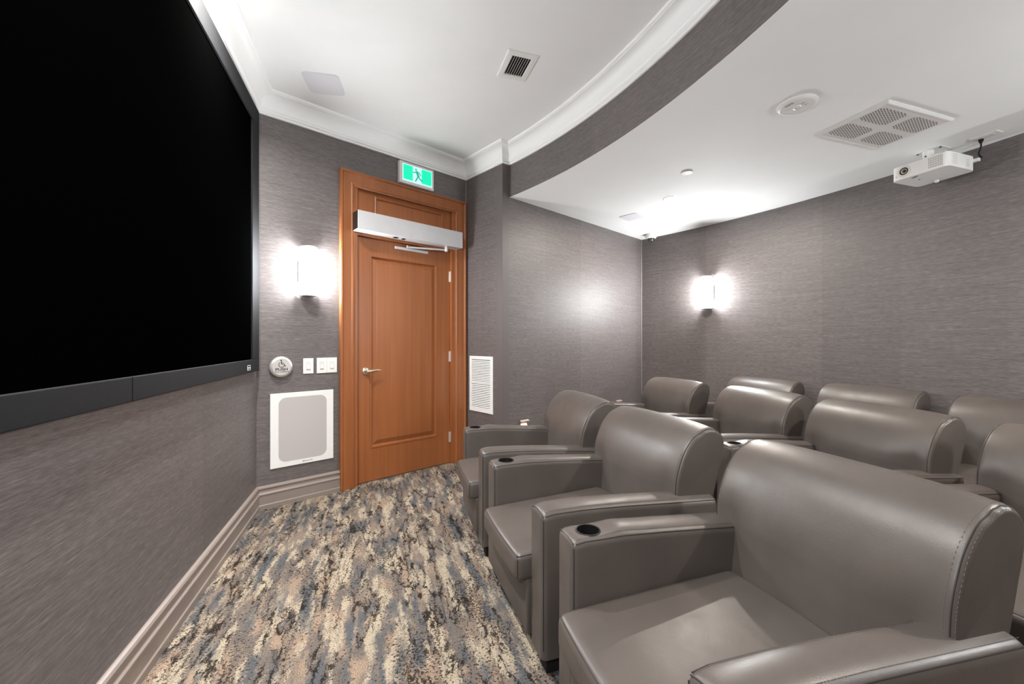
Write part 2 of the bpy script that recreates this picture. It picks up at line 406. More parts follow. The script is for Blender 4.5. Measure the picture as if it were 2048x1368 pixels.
wall('wall_back', [(BACK, 0, ZS + 0.05, 0.3)])
wall('wall_bulkhead', [(BULK, ZS + 0.0005, ZU, 0.1)])
wall('wall_side_opposite', [([mir(CE), mir(BS)], 0, ZS + 0.05, 0.0), ([mir(BS), mir(BC)], 0, ZU, 2.4)])
wall('wall_return_opposite', [([mir(BC), mir(AB)], 0, ZU, 0.0)])
wall('wall_door_opposite', [([mir(AB), mir(CL)], 0, ZU, 0.0)])
# thin pale caulk line in the two deep corners
for nm_, p, z1 in (('trim_1', CE, ZS), ('trim_2', AB, ZC)):
    q = p + (Vector((0.0015, -0.004)))
    struct(MB().box(q.x - 0.0022, q.x + 0.0022, q.y - 0.0022, q.y + 0.0022, 0.165, z1).build(nm_, simple('pale_caulk', srgb(160, 153, 147), 0.6)))
# crown moulding
cove = [(0.030 + 0.072 * (1 - math.cos(t * math.pi / 2)), 2.872 + 0.090 * math.sin(t * math.pi / 2)) for t in [i / 8 for i in range(9)]]
crown = [(0.0, ZC), (0.010, ZC), (0.015, ZC + 0.004), (0.015, ZC + 0.011), (0.011, ZC + 0.014), (0.018, ZC + 0.017), (0.024, ZC + 0.022), (0.026, ZC + 0.032)] + cove + \
        [(0.104, 2.966), (0.112, 2.969), (0.115, 2.975), (0.115, ZU), (0.0, ZU)]
o = sweep(outline_up, crown, plan, closed=True).build('trim_crown', M['trim'], smooth=True, ang=24); struct(o)
# baseboards
bprof = [(0.0, 0.0), (0.024, 0.0), (0.024, 0.030), (0.019, 0.036), (0.019, 0.098), (0.023, 0.103), (0.023, 0.110), (0.014, 0.119), (0.012, 0.125), (0.012, 0.138), (0.018, 0.145),
         (0.019, 0.153), (0.014, 0.162), (0.006, 0.166), (0.0, 0.166)]
struct(sweep([mir(CL), CL, A(0.576)], bprof, plan).build('baseboard_left', M['base'], smooth=True, ang=22))
struct(sweep([BC + uB * -0.53, BC] + BACK + [mir(BC), mir(AB), mir(CL)], bprof, plan).build('baseboard_back', M['base'], smooth=True, ang=22))

# ------------------------------------------------------------------ projection screen on the left wall
SX0, SX1, SZ0, SZ1, SP = -3.20, -0.058, 1.000, 2.812, 0.030
t = thing('projection_screen', 'huge black projection screen with dark frame covering the left wall', 'screen', FL.at(SX0 / 2 + SX1 / 2, SZ0), TH_L)
oo = ((SX0 + SX1) / 2, 0, SZ0)
path = [Vector((SX0, SZ0)), Vector((SX0, SZ1)), Vector((SX1, SZ1)), Vector((SX1, SZ0))]
def frame_bar(x0, x1, z0, z1, nm_):
    return MB(oo).wrbox(x0, x1, 0.001, SP, z0, z1, 0.003, 2).build(nm_, M['frame'], t)
FRW, FRT, FRB = 0.158, 0.122, 0.084
frame_bar(SX0, SX0 + FRW, SZ0 + FRB, SZ1 - FRT, 'frame_side'); frame_bar(SX1 - FRW, SX1, SZ0 + FRB, SZ1 - FRT, 'frame_side')
frame_bar(SX0, SX1, SZ1 - FRT, SZ1, 'frame_top')
mid = -1.64
frame_bar(SX0, mid - 0.001, SZ0, SZ0 + FRB, 'frame_bottom'); fb = frame_bar(mid + 0.001, SX1, SZ0, SZ0 + FRB, 'frame_bottom')
MB(oo).wbox(SX0 + 0.1, SX1 - 0.1, 0.002, SP - 0.010, SZ0 + 0.05, SZ1 - 0.05).build('screen_surface', M['black'], t)
bd = MB(oo)
bx0, bx1, bz0, bz1 = -0.335, -0.272, 1.018, 1.050
for q in ((bx0, bx1, bz0, bz0 + 0.003), (bx0, bx1, bz1 - 0.003, bz1), (bx0, bx0 + 0.005, bz0, bz1), (bx1 - 0.005, bx1, bz0, bz1), (bx0 + 0.01, bx1 - 0.006, bz0 + 0.012, bz0 + 0.018)):
    bd.wbox(q[0], q[1], SP, SP + 0.0012, q[2], q[3])
o = bd.build('badge', M['white'], fb); o['label'] = 'tiny white outlined square badge'

# ------------------------------------------------------------------ the door
OX = 1.2
t = thing('door_1', 'cherry stained wooden door with transom panel in wide moulded casing', None, FA.at(OX, 0), TH_A, kind='structure')
oo = (OX, 0, 0)
cprof = [(0.0, -0.01), (0.0, 0.030), (0.004, 0.036), (0.016, 0.036), (0.022, 0.030), (0.026, 0.024), (0.046, 0.021), (0.092, 0.017), (0.098, 0.020), (0.108, 0.020), (0.114, 0.015), (0.124, 0.012), (0.124, -0.01)]
path = [Vector((0.576, 0.0)), Vector((0.576, 2.604)), Vector((1.822, 2.604)), Vector((1.822, 0.0))]
fw = lambda p, h: (p.x, -h, p.y)
for i, nm_ in ((0, 'side_casing'), (1, 'head_casing'), (2, 'side_casing')):
    sweep(path, cprof, fw, o=oo, segs=[i]).build(nm_, M['wood'], t, smooth=True, ang=22)
DL, DR, DT, DP = 0.728, 1.660, 2.088, -0.030     # leaf edges, top, face plane
for a, c in ((0.66, DL - 0.003), (DR + 0.003, 1.74)):
    j = MB(oo); j.wbox(a, c, -0.085, 0.004, 0.0, 2.50)
    st = (c - 0.008, c + 0.012) if a < 1 else (a - 0.012, a + 0.008)
    j.wbox(st[0], st[1], -0.085, -0.072, 0.0, 2.09); j.build('jamb', M['wood'], t)
MB(oo).wbox(0.70, 1.70, -0.085, 0.0, DT + 0.004, 2.135).wbox(0.70, 1.70, -0.02, 0.008, 2.112, 2.128).build('transom_bar', M['wood'], t)
def nested(mb, x0, x1, z0, z1, steps, fill=True):
    vs, fs = [], []
    for off, p in steps: vs += [(x0 + off, -p, z0 + off), (x1 - off, -p, z0 + off), (x1 - off, -p, z1 - off), (x0 + off, -p, z1 - off)]
    for i in range(len(steps) - 1):
        for j in range(4): fs.append((4 * i + j, 4 * i + (j + 1) % 4, 4 * i + 4 + (j + 1) % 4, 4 * i + 4 + j))
    if fill: k = 4 * (len(steps) - 1); fs.append((k, k + 1, k + 2, k + 3))
    return mb.add(vs, fs)
PX0, PX1, PZ0, PZ1 = 0.851, 1.512, 0.292, 1.942
lf = MB(oo)
for q in ((DL, PX0, 0.008, DT), (PX1, DR, 0.008, DT), (PX0, PX1, 0.008, PZ0), (PX0, PX1, PZ1, DT)): lf.wbox(q[0], q[1], DP - 0.044, DP, q[2], q[3])
leaf = lf.build('door_leaf', M['wood'], t)
nested(MB(oo), PX0, PX1, PZ0, PZ1, [(-0.004, DP - 0.002), (-0.004, DP + 0.004), (0.008, DP + 0.004), (0.013, DP - 0.014), (0.019, DP - 0.016), (0.054, DP - 0.003), (0.058, DP - 0.001)]).build('raised_panel', M['wood'], leaf)
MB(oo).wbox(DL, DR, -0.10, DP - 0.046, 0.0, DT).build('backing', M['dark'], leaf)
tr = MB(oo).wbox(0.70, 1.70, -0.085, DP + 0.006, 2.135, 2.502).build('transom_panel', M['wood'], t)
q = DP + 0.006
nested(MB(oo), 0.878, 1.572, 2.17, 2.452, [(0.0, q - 0.002), (0.0, q + 0.014), (0.010, q + 0.020), (0.018, q + 0.016), (0.024, q + 0.002), (0.034, q + 0.002)], True).build('panel_moulding', M['wood'], tr)
for z in (1.846, 1.057, 0.261):
    h = MB(oo)
    h.lathe([(0.0, -0.052), (0.0065, -0.052), (0.0065, 0.052), (0.0, 0.052)], 12, lambda p, z=z: (DR + 0.003 + p.x, -(DP + 0.009) + p.y, z + p.z))
    h.wbox(DR - 0.012, DR + 0.002, DP, DP + 0.002, z - 0.05, z + 0.05)
    h.build('hinge', M['steel'], t, smooth=True)
hd = MB(oo)
hx, hz, hp = 0.806, 0.952, DP
toW = lambda p: (hx + p.x, -(hp + p.z), hz + p.y)
hd.lathe([(0.0, 0.0), (0.033, 0.0), (0.033, 0.006), (0.028, 0.012), (0.015, 0.016), (0.012, 0.045), (0.0, 0.045)], 24, toW)
pts = [(hx - 0.008, -(hp + 0.048), hz), (hx + 0.02, -(hp + 0.052), hz + 0.001), (hx + 0.05, -(hp + 0.052), hz + 0.005), (hx + 0.08, -(hp + 0.050), hz + 0.007), (hx + 0.105, -(hp + 0.047), hz + 0.004), (hx + 0.118, -(hp + 0.045), hz + 0.003)]
hd.tube(pts, [0.013, 0.0125, 0.010, 0.008, 0.0065, 0.005], 10)
o = hd.build('lever_handle', M['nickel'], leaf, smooth=True); o['label'] = 'satin nickel lever handle'
MB(oo).wbox(DL, DR, -0.085, -0.034, 0.0, 0.005).build('threshold', M['brass'], t)

# door operator above the leaf
oo = (1.2, 0, 2.115)
t = thing('door_operator', 'long pale aluminium automatic door operator box above the wooden door', 'door operator', FA.at(1.2, 2.115), TH_A)
MB(oo).wrbox(0.684, 1.713, 0.002, 0.118, 2.113, 2.266, 0.002, 1).build('housing', M['alu'], t)
o = MB(oo).wrbox(0.680, 0.6845, 0.004, 0.112, 2.118, 2.262, 0.001, 1).build('end_cap', M['blackp'], t); o['label'] = 'dark end cap'
for a, c in ((1.02, 1.06), (1.10, 1.13)): MB(oo).wbox(a, c, 0.04, 0.075, 2.110, 2.114).build('underside_slot', M['dark'], t)
MB(oo).wbox(0.727, 0.745, 0.118, 0.1186, 2.131, 2.139).build('printed_mark', M['offwhite'], t)
dr_ = MB(oo).lathe([(0.0, -0.03), (0.017, -0.03), (0.017, 0.012), (0.012, 0.012), (0.012, 0.03), (0.0, 0.03)], 16, lambda p: (1.555 + p.x, -0.070 + p.y, 2.092 + p.z)).build('drive_spindle', M['steel'], t, smooth=True)
MB(oo).tube([(1.555, -0.070, 2.079), (1.185, 0.004, 2.062)], 0.0085, 8).build('arm', M['alu'], t, smooth=True)
MB(oo).wrbox(1.072, 1.405, DP, DP + 0.022, 2.034, 2.056, 0.003, 2).build('slide_track', M['alu'], t)
MB(oo).lathe([(0.0, -0.012), (0.009, -0.012), (0.009, 0.012), (0.0, 0.012)], 12, lambda p: (1.185 + p.x, 0.003 + p.y, 2.064 + p.z)).build('slider', M['steel'], t, smooth=True)

# exit sign
oo = (1.259, 0, 2.615)
t = thing('exit_sign', 'lit green running man exit sign in white housing above the door', 'exit sign', FA.at(1.259, 2.615), TH_A)
MB(oo).wrbox(1.085, 1.433, 0.002, 0.045, 2.617, 2.812, 0.004, 2).build('housing', M['offwhite'], t)
pn = MB(oo).wbox(1.112, 1.412, 0.045, 0.0465, 2.642, 2.792).build('lit_panel', M['exit_mint'], t)
for a, c in ((1.119, 1.212), (1.302, 1.405)): MB(oo).wbox(a, c, 0.0465, 0.0475, 2.656, 2.785).build('green_field', M['exit_green'], pn)
mn = MB(oo)
def stroke(pts, w):
    for a, c in zip(pts, pts[1:]):
        a, c = Vector(a), Vector(c); d = (c - a).normalized(); nn = Vector((-d.y, d.x)) * w
        mn.prism([a - nn - d * w * .6, c - nn + d * w * .6, c + nn + d * w * .6, a + nn - d * w * .6], lambda p: (p.x, -0.0465, p.y), lambda p: (p.x, -0.0479, p.y))
mn.prism([Vector((1.2445 + 0.0088 * math.cos(k * .5236), 2.7665 + 0.0105 * math.sin(k * .5236))) for k in range(12)], lambda p: (p.x, -0.0465, p.y), lambda p: (p.x, -0.0479, p.y))
stroke([(1.252, 2.748), (1.268, 2.712)], 0.0115); stroke([(1.247, 2.750), (1.232, 2.736), (1.217, 2.737)], 0.0048)
stroke([(1.260, 2.748), (1.279, 2.744), (1.292, 2.724)], 0.0048); stroke([(1.268, 2.712), (1.283, 2.690), (1.306, 2.676)], 0.0062); stroke([(1.264, 2.712), (1.256, 2.690), (1.240, 2.662)], 0.0062)
mn.build('running_figure', M['exit_man'], pn)

# push button
bc = (0.152, 1.018)
oo = (bc[0], 0, bc[1])
t = thing('push_plate', 'round steel accessibility push button on the wall beside the screen', 'push button', FA.at(*bc), TH_A)
fp = lambda p: (bc[0] + p.x, -p.z, bc[1] + p.y)
MB(oo).lathe([(0.0, 0.001), (0.070, 0.001), (0.070, 0.012), (0.0, 0.012)], 40, fp).build('mount_ring', M['blackp'], t, smooth=True)
pl = MB(oo).lathe([(0.0, 0.012), (0.0755, 0.012), (0.0755, 0.026), (0.072, 0.031), (0.061, 0.037), (0.0, 0.037)], 48, fp).build('plate', M['steel'], t, smooth=True, ang=25)
PZ = 0.0376
ic = MB(oo)
fi = lambda x, y: (bc[0] + x, -PZ, bc[1] + y)
ring = lambda cx, cy, r0, r1, a0, a1, n=20: ic.add([fi(cx + r * math.cos(math.radians(a0 + (a1 - a0) * i / n)), cy + r * math.sin(math.radians(a0 + (a1 - a0) * i / n))) for i in range(n + 1) for r in (r0, r1)], [(2 * i, 2 * i + 1, 2 * i + 3, 2 * i + 2) for i in range(n)])
def bar(x0, y0, x1, y1, w):
    d = Vector((x1 - x0, y1 - y0)).normalized(); nn = Vector((-d.y, d.x)) * w
    ic.add([fi(x0 - nn.x, y0 - nn.y), fi(x1 - nn.x, y1 - nn.y), fi(x1 + nn.x, y1 + nn.y), fi(x0 + nn.x, y0 + nn.y)], [(0, 1, 2, 3)])
ring(0, 0.016, 0.0165, 0.0205, 120, 345); ring(-0.003, 0.048, 0.0, 0.0052, 0, 360)
bar(-0.002, 0.042, 0.0, 0.019, 0.0026); bar(-0.001, 0.031, 0.012, 0.031, 0.0018); bar(0.0, 0.0205, 0.015, 0.0205, 0.0024); bar(0.0145, 0.022, 0.0235, 0.003, 0.0024); bar(0.022, 0.004, 0.029, 0.007, 0.002)
ic.build('wheelchair_symbol', M['ink'], pl)
text_mb('PUSH', 0.027, lambda x, y: (bc[0] + x * 1.28, -PZ, bc[1] - 0.019 + y), oo, 0.0006).build('push_lettering', M['ink'], pl)
text_mb('TO OPEN', 0.0125, lambda x, y: (bc[0] + x * 1.75, -PZ, bc[1] - 0.037 + y), oo, 0.0002).build('open_lettering', M['ink'], pl)

# light switches
def switch(s0, s1, z0, z1, lab):
    c = (s0 + s1) / 2; oo = (c, 0, z0)
    t = thing('light_switch', lab, 'light switch', FA.at(c, z0), TH_A, 'white switch plates beside the door')
    MB(oo).wrbox(s0, s1, 0.001, 0.008, z0, z1, 0.002, 2).build('plate', M['white'], t)
    zc = (z0 + z1) / 2
    MB(oo).wrbox(c - 0.0165, c + 0.0165, 0.008, 0.0095, zc - 0.033, zc + 0.033, 0.001, 1).build('rocker', M['offwhite'], t)
    MB(oo).wrbox(c - 0.011, c + 0.011, 0.0095, 0.012, zc - 0.024, zc + 0.008, 0.001, 1).build('paddle', M['white'], t)
    MB(oo).wbox(c - 0.012, c + 0.012, 0.0095, 0.0102, zc - 0.029, zc - 0.026).build('indicator_slot', M['grey'], t)
switch(0.306, 0.380, 0.957, 1.075, 'single white light switch plate nearest the push button')
switch(0.404, 0.4785, 0.956, 1.076, 'white light switch plate in the middle of the three')
switch(0.480, 0.557, 0.957, 1.076, 'white light switch plate closest to the door casing')

# in-wall speaker
oo = (0.306, 0, 0.276)
t = thing('wall_speaker', 'flat white in-wall speaker grille below the light switches', 'speaker', FA.at(0.306, 0.276), TH_A)
MB(oo).wrbox(0.084, 0.528, 0.001, 0.011, 0.276, 0.822, 0.002, 2).build('bezel', M['white'], t)
def rrect(x0, x1, z0, z1, r, n=6):
    out = []
    for cx, cz, a in ((x1 - r, z1 - r, 0), (x0 + r, z1 - r, 90), (x0 + r, z0 + r, 180), (x1 - r, z0 + r, 270)):
        out += [Vector((cx + r * math.cos(math.radians(a + 90 * i / n)), cz + r * math.sin(math.radians(a + 90 * i / n)))) for i in range(n + 1)]
    return out
gr = MB(oo).prism(rrect(0.138, 0.476, 0.314, 0.788, 0.05), lambda p: (p.x, -0.010, p.y), lambda p: (p.x, -0.0116, p.y)).build('grille', M['spk'], t)
lg = MB(oo); lg.wbox(0.302, 0.310, 0.0112, 0.0118, 0.291, 0.300)
for i, (w, h) in enumerate(((5, 8), (5, 6), (4, 6), (5, 6), (4, 6), (2, 8), (6, 6), (6, 6))): lg.wbox(0.314 + i * 0.0072, 0.314 + i * 0.0072 + w / 1000, 0.0112, 0.0118, 0.292, 0.292 + h / 1000)
lg.build('maker_mark', M['grey'], t)

# ------------------------------------------------------------------ sconces
def sconce(fr, s, z, lab):
    t = thing('wall_sconce', lab, 'wall lamp', fr.at(s, z), fr.th, 'frosted glass wall sconces')
    W2, H2, P0, PD = 0.061, 0.188, 0.034, 0.066
    MB().wrbox(-0.068, 0.068, 0.0005, 0.012, -0.082, 0.082, 0.002, 1).build('back_plate', M['steel'], t)
    for zz in (-0.05, 0.05): MB().tube([(0, -0.010, zz), (0, -(P0 + 0.004), zz)], 0.009, 10).build('standoff', M['steel'], t, smooth=True)
    n = 18; prof = [Vector((W2 * (1 - 2 * i / n), -(P0 + PD * (1 - (1 - 2 * i / n) ** 2)))) for i in range(n + 1)]
    MB().prism(prof, lambda p: (p.x, p.y, -H2 + 0.008), lambda p: (p.x, p.y, H2 - 0.006)).build('glass_shade', M['sconce'], t, smooth=True, ang=50)
    MB().wrbox(-W2 + 0.004, W2 - 0.004, P0 - 0.004, P0 - 0.0005, -H2 + 0.002, H2 - 0.002, 0.001, 1).build('back_light_shield', M['white'], t)  # added shield that stops the glass from lighting the wall behind it
    cp = [Vector((p.x * 1.05, -P0 + (p.y + P0) * 1.06)) for p in prof]
    MB().prism(cp, lambda p: (p.x, p.y, -H2), lambda p: (p.x, p.y, -H2 + 0.008)).build('bottom_cap', M['steel'], t, smooth=True, ang=50)
    MB().prism(cp, lambda p: (p.x, p.y, H2 - 0.006), lambda p: (p.x, p.y, H2)).build('top_cap', M['white'], t, smooth=True, ang=50)
    return t
sconce(FA, 0.338, 1.735, 'lit frosted glass wall sconce left of the wooden door')
def back_frame(px_dir):
    c = C_BACK; a, b_, cc = px_dir * px_dir + 1, 2 * (-px_dir * c.x - c.y), c.x * c.x + c.y * c.y - 6.825 ** 2
    y = (-b_ + math.sqrt(b_ * b_ - 4 * a * cc)) / (2 * a); p = Vector((px_dir * y, y)); n = (c - p).normalized()
    return p, math.atan2(n.x, -n.y)
p, th = back_frame((1417 - 1024) / 820)
p = p + (C_BACK - p).normalized() * 0.004
FS = Frame(p, th)
sconce(FS, 0.0, 1.766, 'lit frosted glass wall sconce on the curved back wall')
def mframe(fr, s):
    q = mir(fr.o + fr.u * s); n = mir(fr.o + fr.u * s + fr.n) - q; return Frame(q, math.atan2(n.x, -n.y))
sconce(mframe(FA, 0.338), 0, 1.735, 'wall sconce beside the camera, out of view')
sconce(mframe(FS, 0.0), 0, 1.766, 'wall sconce on the back wall beyond the right edge, out of view')

# ------------------------------------------------------------------ vent grille on the return wall
oo = (0.25, 0, 0.517)
t = thing('wall_vent', 'tall white louvred air vent on the return wall behind the front chairs', 'vent', FB.at(0.25, 0.517), TH_B)
VX0, VX1, VZ0, VZ1 = 0.070, 0.430, 0.517, 1.062
path = [Vector((VX0, VZ0)), Vector((VX0, VZ1)), Vector((VX1, VZ1)), Vector((VX1, VZ0))]
sweep(path, [(0, 0.001), (0, 0.006), (0.005, 0.012), (0.030, 0.012), (0.034, 0.008), (0.034, 0.001)], fw, closed=True, o=oo).build('frame', M['white'], t)
MB(oo).wbox(VX0 + 0.03, VX1 - 0.03, 0.0005, 0.0015, VZ0 + 0.03, VZ1 - 0.03).build('duct_opening', M['dark'], t)
zmid = VZ0 + (VZ1 - VZ0) * 0.515
MB(oo).wbox(VX0 + 0.03, VX1 - 0.03, 0.002, 0.0105, zmid - 0.006, zmid + 0.006).build('centre_bar', M['white'], t)
lou = MB().add([(-(VX1 - VX0) / 2 + .033, -0.010, -0.0056), ((VX1 - VX0) / 2 - .033, -0.010, -0.0056), ((VX1 - VX0) / 2 - .033, -0.002, 0.0026), (-(VX1 - VX0) / 2 + .033, -0.002, 0.0026),
                 (-(VX1 - VX0) / 2 + .033, -0.0092, -0.0068), ((VX1 - VX0) / 2 - .033, -0.0092, -0.0068), ((VX1 - VX0) / 2 - .033, -0.0012, 0.0014), (-(VX1 - VX0) / 2 + .033, -0.0012, 0.0014)],
                [(0, 1, 2, 3), (7, 6, 5, 4), (0, 4, 5, 1), (1, 5, 6, 2), (2, 6, 7, 3), (3, 7, 4, 0)]).build('louvre', M['white'], mesh_only=True)
for z0, z1, n in ((VZ0 + 0.036, zmid - 0.008, 14), (zmid + 0.008, VZ1 - 0.036, 14)):
    for i in range(n):
        o = bpy.data.objects.new('louvre', lou); COL.objects.link(o); o.parent = t; o.location = (0, 0, z0 + (z1 - z0) * (i + 0.5) / n - VZ0)
vb = MB(oo)
for i in range(17):
    x = VX0 + 0.036 + (VX1 - VX0 - 0.072) * (i + 0.5) / 17
    vb.wbox(x - 0.0013, x + 0.0013, 0.0018, 0.0045, VZ0 + 0.034, VZ1 - 0.034)
o = vb.build('rear_vanes', M['white'], t); o['kind'] = 'stuff'

# ------------------------------------------------------------------ step lights on the side wall
def step_light(s, z, lab):
    t = thing('step_light', lab, 'step light', FC.at(s, z), TH_A, 'hooded step lights low on the side wall')
    MB().wrbox(-0.054, 0.054, 0.0005, 0.006, -0.045, 0.030, 0.001, 1).build('face_plate', M['brass'], t)
    MB().add([(-0.054, -0.006, 0.030), (0.054, -0.006, 0.030), (0.054, -0.030, 0.020), (-0.054, -0.030, 0.020), (-0.054, -0.006, 0.027), (0.054, -0.006, 0.027), (0.054, -0.030, 0.017), (-0.054, -0.030, 0.017)],
             [(0, 1, 2, 3), (7, 6, 5, 4), (0, 4, 5, 1), (1, 5, 6, 2), (2, 6, 7, 3), (3, 7, 4, 0)]).build('hood', M['steel'], t)
    MB().wrbox(-0.034, 0.034, 0.006, 0.010, -0.034, -0.008, 0.002, 1).build('lens', M['steplens'], t)
step_light(0.268, 0.425, 'small glowing step light beside the front chair nearest the door')
step_light(1.885, 0.458, 'small glowing step light beside the second-row chair against the wall')

# ------------------------------------------------------------------ ceiling fittings
AXIS = math.atan2(nL.y, nL.x)              # room axis direction
def ceil_thing(name, lab, cat, x, y, z, rz, group=None): return thing(name, lab, cat, (x, y, z), rz, group)
def ceiling_speaker(x, y, z, rz, size, lab):
    t = ceil_thing('ceiling_speaker', lab, 'speaker', x, y, z, rz, 'flush square ceiling speakers')
    h = size / 2
    MB().prism(rrect(-h, h, -h, h, 0.035, 8), lambda p: (p.x, p.y, -0.0045), lambda p: (p.x, p.y, -0.0005)).build('rim', M['spk_c'], t)
    MB().prism(rrect(-h + .004, h - .004, -h + .004, h - .004, 0.032, 8), lambda p: (p.x, p.y, -0.0058), lambda p: (p.x, p.y, -0.003)).build('grille', M['spk_c'], t)
ceiling_speaker(-1.300, 2.836, ZU, math.radians(10.5), 0.236, 'pale square ceiling speaker above the screen corner')
ceiling_speaker(1.288, 4.405, ZS, TH_A, 0.212, 'small pale ceiling speaker near the camera dome')
# louvred supply vent, upper ceiling
t = ceil_thing('ceiling_vent', 'white slotted air vent in the upper ceiling', 'vent', 0.035, 2.650, ZU, AXIS)
a, c = 0.101, 0.130; ia, ic_ = 0.062, 0.088
fd = lambda p, h: (p.x, p.y, -h)
sweep([Vector((-a, -c)), Vector((-a, c)), Vector((a, c)), Vector((a, -c))], [(0, 0.0005), (0, 0.004), (0.004, 0.008), (a - ia - 0.004, 0.010), (a - ia, 0.007), (a - ia, 0.0005)], fd, closed=True).build('frame', M['white'], t)
MB().box(-ia - 0.002, ia + 0.002, -ic_ - 0.002, ic_ + 0.002, -0.0012, -0.0005).build('duct_opening', M['dark'], t)
me = MB().add([(-0.0042, -ic_, -0.009), (-0.0028, -ic_, -0.009), (0.0042, -ic_, -0.002), (0.0028, -ic_, -0.002), (-0.0042, ic_, -0.009), (-0.0028, ic_, -0.009), (0.0042, ic_, -0.002), (0.0028, ic_, -0.002)],
              [(0, 1, 2, 3), (7, 6, 5, 4), (0, 4, 5, 1), (1, 5, 6, 2), (2, 6, 7, 3), (3, 7, 4, 0)]).build('blade', M['white'], mesh_only=True)
for i in range(9):
    o = bpy.data.objects.new('blade', me); COL.objects.link(o); o.parent = t; o.location = (-ia + 2 * ia * i / 8, 0, 0)
# big perforated return grille in the soffit
t = ceil_thing('return_grille', 'large white ceiling grille with four perforated fields in front of the projector', 'vent', 2.312, 2.560, ZS, AXIS)
a, c = 0.303, 0.203
sweep([Vector((-a, -c)), Vector((-a, c)), Vector((a, c)), Vector((a, -c))], [(0, 0.0003), (0, 0.004), (0.010, 0.014), (0.020, 0.014), (0.024, 0.010), (0.024, 0.0003)], fd, closed=True).build('frame', M['white'], t)
MB().box(-a + 0.02, a - 0.02, -c + 0.02, c - 0.02, -0.011, -0.001).build('panel', M['offwhite'], t)
for sx in (-1, 1):
    for sy in (-1, 1):
        hb = MB()
        for i in range(15):
            for j in range(11):
                x = sx * 0.148 + (i - 7) * 0.0158; y = sy * 0.088 + (j - 5) * 0.0125 + (0.006 if i % 2 else 0)
                if (abs(i - 7) == 7 and j in (0, 10)) or (abs(j - 5) == 5 and i % 2 and j > 5): continue
                hb.add([(x + 0.0052 * math.cos(k * 1.0472), y + 0.0046 * math.sin(k * 1.0472), -0.0113) for k in range(6)], [tuple(range(6))])
        o = hb.build('hole_shade_field', M['dark'], t); o['kind'] = 'stuff'  # flat dark dots; the shade inside the holes is put into the colour
# fire alarm speaker
t = ceil_thing('fire_alarm', 'round white fire alarm speaker on the lower ceiling', 'alarm', 1.612, 2.318, ZS, AXIS)
dn = lambda p: (p.x, p.y, -p.z)
MB().lathe([(0.0, 0.0003), (0.098, 0.0003), (0.098, 0.006), (0.090, 0.016), (0.083, 0.019), (0.080, 0.016), (0.0, 0.015)], 48, dn).build('disc', M['white'], t, smooth=True, ang=30)
MB().lathe([(0.0, 0.015), (0.022, 0.015), (0.020, 0.024), (0.010, 0.030), (0.0, 0.031)], 20, dn).build('strobe_lens', simple('clear_lens', srgb(225, 225, 222), 0.1, spec=0.8), t, smooth=True)
sl = MB()
for x, y in ((-0.002, -0.030), (-0.003, -0.042), (0.022, -0.032), (0.022, -0.044), (-0.006, -0.072), (0.020, 0.034), (0.026, 0.026)): sl.lathe([(0.0, 0.0156), (0.0042, 0.0156)], 8, lambda p, x=x, y=y: (x + p.x, y + p.y, -p.z))
q = sl.build('sound_slots', M['grey'], t); q['kind'] = 'stuff'
text_mb('FIRE', 0.026, lambda x, y: (-0.058 - y, -x, -0.0166), (0, 0, 0), 0.0004).build('fire_lettering', M['grey'], t)
# concealed sprinkler
t = ceil_thing('sprinkler_cover', 'small round white sprinkler cover on the lower ceiling', 'sprinkler', 1.385, 3.244, ZS, 0)
MB().lathe([(0.0, 0.0003), (0.034, 0.0003), (0.034, 0.006), (0.0, 0.006)], 24, dn).build('cup', M['grey'], t, smooth=True)
MB().lathe([(0.0, 0.007), (0.042, 0.007), (0.042, 0.010), (0.0, 0.011)], 32, dn).build('cover_plate', M['offwhite'], t, smooth=True)
# recessed downlights
def downlight(x, y, z, lab, watts, col=(1.0, 0.91, 0.81), spread=180):
    t = ceil_thing('recessed_downlight', lab, 'ceiling light', x, y, z, 0, 'recessed downlights')
    MB().lathe([(0.050, 0.0005), (0.064, 0.0005), (0.064, 0.003), (0.058, 0.005), (0.050, 0.004), (0.050, 0.0005)], 40, dn).build('trim_ring', M['white'], t, smooth=True)
    MB().lathe([(0.0, 0.002), (0.050, 0.002)], 32, dn).build('lens', M['downlens'], t)
    ld = bpy.data.lights.new('downlight_lamp', 'AREA'); ld.shape = 'DISK'; ld.size = 0.07; ld.energy = watts; ld.color = col; ld.spread = math.radians(spread)
    lo = bpy.data.objects.new('downlight_lamp', ld); COL.objects.link(lo); lo.parent = t; lo.location = (0, 0, -0.008)
D1 = Vector((1.481, 3.843)); D2 = mir(D1)
downlight(D1.x, D1.y, ZS, 'lit recessed downlight in the lower ceiling', DOWN_W)
downlight(D2.x, D2.y, ZS, 'recessed downlight beyond the right edge, out of view', DOWN_W)
for l, lab in ((0.60, 'added fill downlight close to the screen on the door side, out of view'), (-0.60, 'added fill downlight close to the screen on the camera side, out of view')):  # unseen fill lamps added to brighten the door wall, carpet and chair backs
    q = AX + nL * 0.26 + uL * l
    downlight(q.x, q.y, ZU, lab, FRONT_FILL_W, (1.0, 0.985, 0.96), 150)
# dome camera
t = ceil_thing('dome_camera', 'small white security dome camera in the back ceiling corner', 'security camera', 1.735, 5.120, ZS, 0)
MB().lathe([(0.0, 0.0005), (0.066, 0.0005), (0.066, 0.040), (0.060, 0.052), (0.048, 0.055), (0.0, 0.055)], 36, dn).build('housing', M['white'], t, smooth=True, ang=35)
MB().lathe([(0.044, 0.050)] + [(0.044 * math.cos(k * math.pi / 16), 0.055 + 0.042 * math.sin(k * math.pi / 16)) for k in range(9)], 28, dn).build('dome', simple('smoked_dome', srgb(70, 68, 64), 0.08, spec=0.9), t, smooth=True)

